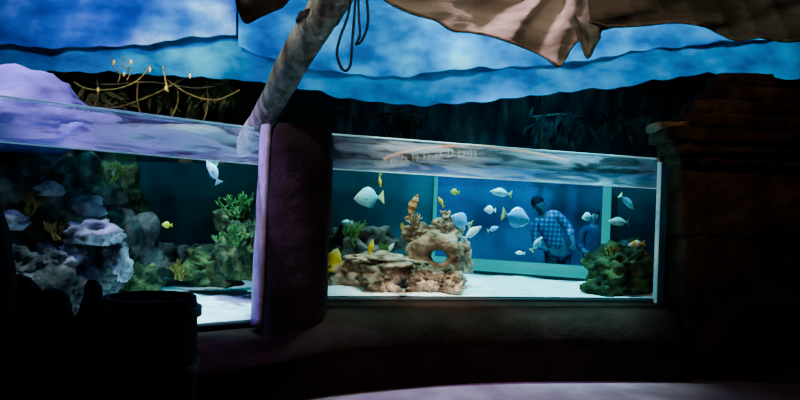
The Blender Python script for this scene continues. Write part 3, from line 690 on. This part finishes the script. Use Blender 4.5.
# ---------------- foreground -----------------
bp_=P(151,300,2.65); hz=P(149,296,2.65).z
br=root('barrel',(bp_.x,2.65,0),'black wooden barrel standing at the lower left in front of the tank','barrel')
MB().lathe((bp_.x,2.65,0),[(.165,0),(.185,.1),(.2,.35),(.205,.55),(.2,.75),(.19,hz-.03),(.185,hz),(.165,hz),(.165,hz-.03)],32).build('staves','barrel',br)
for z in (.2,.45,.72,hz-.06): MB().lathe((bp_.x,2.65,z),[(.185,-.02),(.21,-.018),(.21,.018),(.185,.02)],32).build('hoop','hoop',br)
st=root('tree_stump',P(52,330,2.2),'gnarled near-black tree stump with stub branches at the bottom left corner','stump'); st.location.z=0
c=P(44,340,2.2)
MB().tube([(c.x,2.2,i*.1) for i in range(10)]+[(c.x+.01,2.2,.97),(c.x+.01,2.2,1.0)],[.22,.2,.185,.18,.175,.17,.17,.17,.165,.155,.12,.05],24,wob=.55).build('trunk','fg',st)
for (x0,y0,x1,y1,r0_,r1_) in ((78,345,92,280,.055,.025),(34,340,14,276,.08,.045),(56,340,46,290,.08,.045),(84,345,106,305,.05,.03)):
    a_=P(x0,y0,2.17);b_=P(x1,y1,2.17); MB().tube(smoothpts([a_,a_.lerp(b_,.5)+Vector((.015,-.01,0)),b_],4),[r0_+(r1_-r0_)*i/8 for i in range(8)]+[r1_*.5],12,wob=.7).build('branch_stub','fg',st)
for an in (3.6,4.6,5.6): MB().tube([(c.x,2.2,.2),(c.x+.25*math.cos(an),2.2+.25*math.sin(an),.06),(c.x+.4*math.cos(an),2.2+.4*math.sin(an),.02)],[.08,.05,.02],8).build('root','fg',st)
cc=P(-18,250,1.9)
tag(MB().tube([(cc.x-.18,1.8,0),(cc.x-.1,1.8,.5),(cc.x+.0,1.83,.95),(cc.x+.02,1.88,1.15),(cc.x+.005,1.9,1.3),(cc.x-.02,1.9,1.42),(cc.x-.06,1.9,1.53)],[.16,.13,.11,.09,.065,.045,.02],20,wob=.5).build('rock_spire','fg'),'tall black tapering rock spire at the far left edge','rock')
# ---------------- lights -----------------
def spot(name,loc,tgt,e,col,ang=60,blend=.6,r=.08):
    l=bpy.data.lights.new(name,'SPOT'); l.energy=e; l.color=col; l.spot_size=math.radians(ang); l.spot_blend=blend; l.shadow_soft_size=r
    o=bpy.data.objects.new(name,l); C.objects.link(o); o.location=loc
    o.rotation_euler=(Vector(tgt)-Vector(loc)).to_track_quat('-Z','Y').to_euler(); return o
spot('tank_lamp',(.7,6.0,4.3),(.6,6.2,.7),1200,(.42,1,.98),62)
spot('tank_lamp',(1.9,6.3,4.3),(1.5,6.4,.7),1900,(.25,.9,1),36)
spot('reef_front_lamp',(.3,4.9,4.3),(.15,6.1,.9),1100,(1,.82,.6),30)
spot('tank_blue_lamp',(.9,5.9,4.5),(1.4,7.6,1.1),700,(.0,.65,1),60)
spot('left_tank_lamp',(-1.75,5.6,4.4),(-1.6,5.7,.5),4200,(.45,.9,1),32)
spot('left_tank_lamp',(-3.2,4.6,4.3),(-2.9,5.5,1.0),1100,(.78,.78,.9),56)
spot('left_tank_lamp',(-2.6,6.2,4.4),(-2.5,7.3,1.0),300,(.05,.8,.85),60)
spot('purple_lamp',(-3.7,3.9,3.7),(-1.4,5.15,1.0),1300,(.4,.22,1),40)
spot('purple_lamp',(-4.2,4.0,4.3),(-3.2,5.5,1.9),420,(.35,.2,1),30)
spot('gallery_lamp',(1.5,8.1,4.4),(1.6,9.9,1.0),800,(.0,.55,1),70)
spot('gallery_lamp',(1.6,7.95,4.3),(2.0,9.0,1.3),85,(.05,.65,1),34)
spot('sky_lamp',(-3.2,5.3,4.1),(-3.4,8,3.6),380,(.55,.55,1),100)
spot('sky_lamp',(.3,5.2,4.1),(.5,8,3.5),330,(.35,.9,1),95)
spot('sky_glow_lamp',(.8,6.4,3.9),(.65,7.75,3.8),190,(.85,1,.92),56,1)
spot('sky_lamp',(3.4,5.2,4.1),(3.2,8,3.5),400,(.3,.85,1),95)
spot('jungle_fill',(-2.4,6.3,4.3),(-2.9,8.6,2.9),420,(1,.8,.35),50)  # added unseen fill that lifts the dim jungle
spot('mural_fill',(1.5,8.6,4.6),(1.5,11,2.7),120,(.4,.85,1),110)  # added fill that brings out the dim mural, no real fitting
spot('canvas_lamp',(-.4,1.0,3.2),(.7,3.6,2.5),85,(1,.98,.85),75)
spot('log_lamp',(-1.6,3.0,4.4),(-.8,4.7,2.5),230,(1,.97,.8),40)
spot('floor_lamp_beam',(.7,3.6,4.5),(.5,4.8,0),480,(1,.62,.78),34,.5)
spot('base_wall_lamp',(.4,1.5,4.4),(.2,5.0,.3),90,(1,.6,.45),60,1)
spot('temple_lamp',(.9,3.4,4.4),(3.2,5.7,1.9),150,(1,.7,.45),46,1)
wd=bpy.data.worlds.new('world'); bpy.context.scene.world=wd; wd.use_nodes=True
wd.node_tree.nodes['Background'].inputs[0].default_value=(.14,.13,.25,1); wd.node_tree.nodes['Background'].inputs[1].default_value=.04
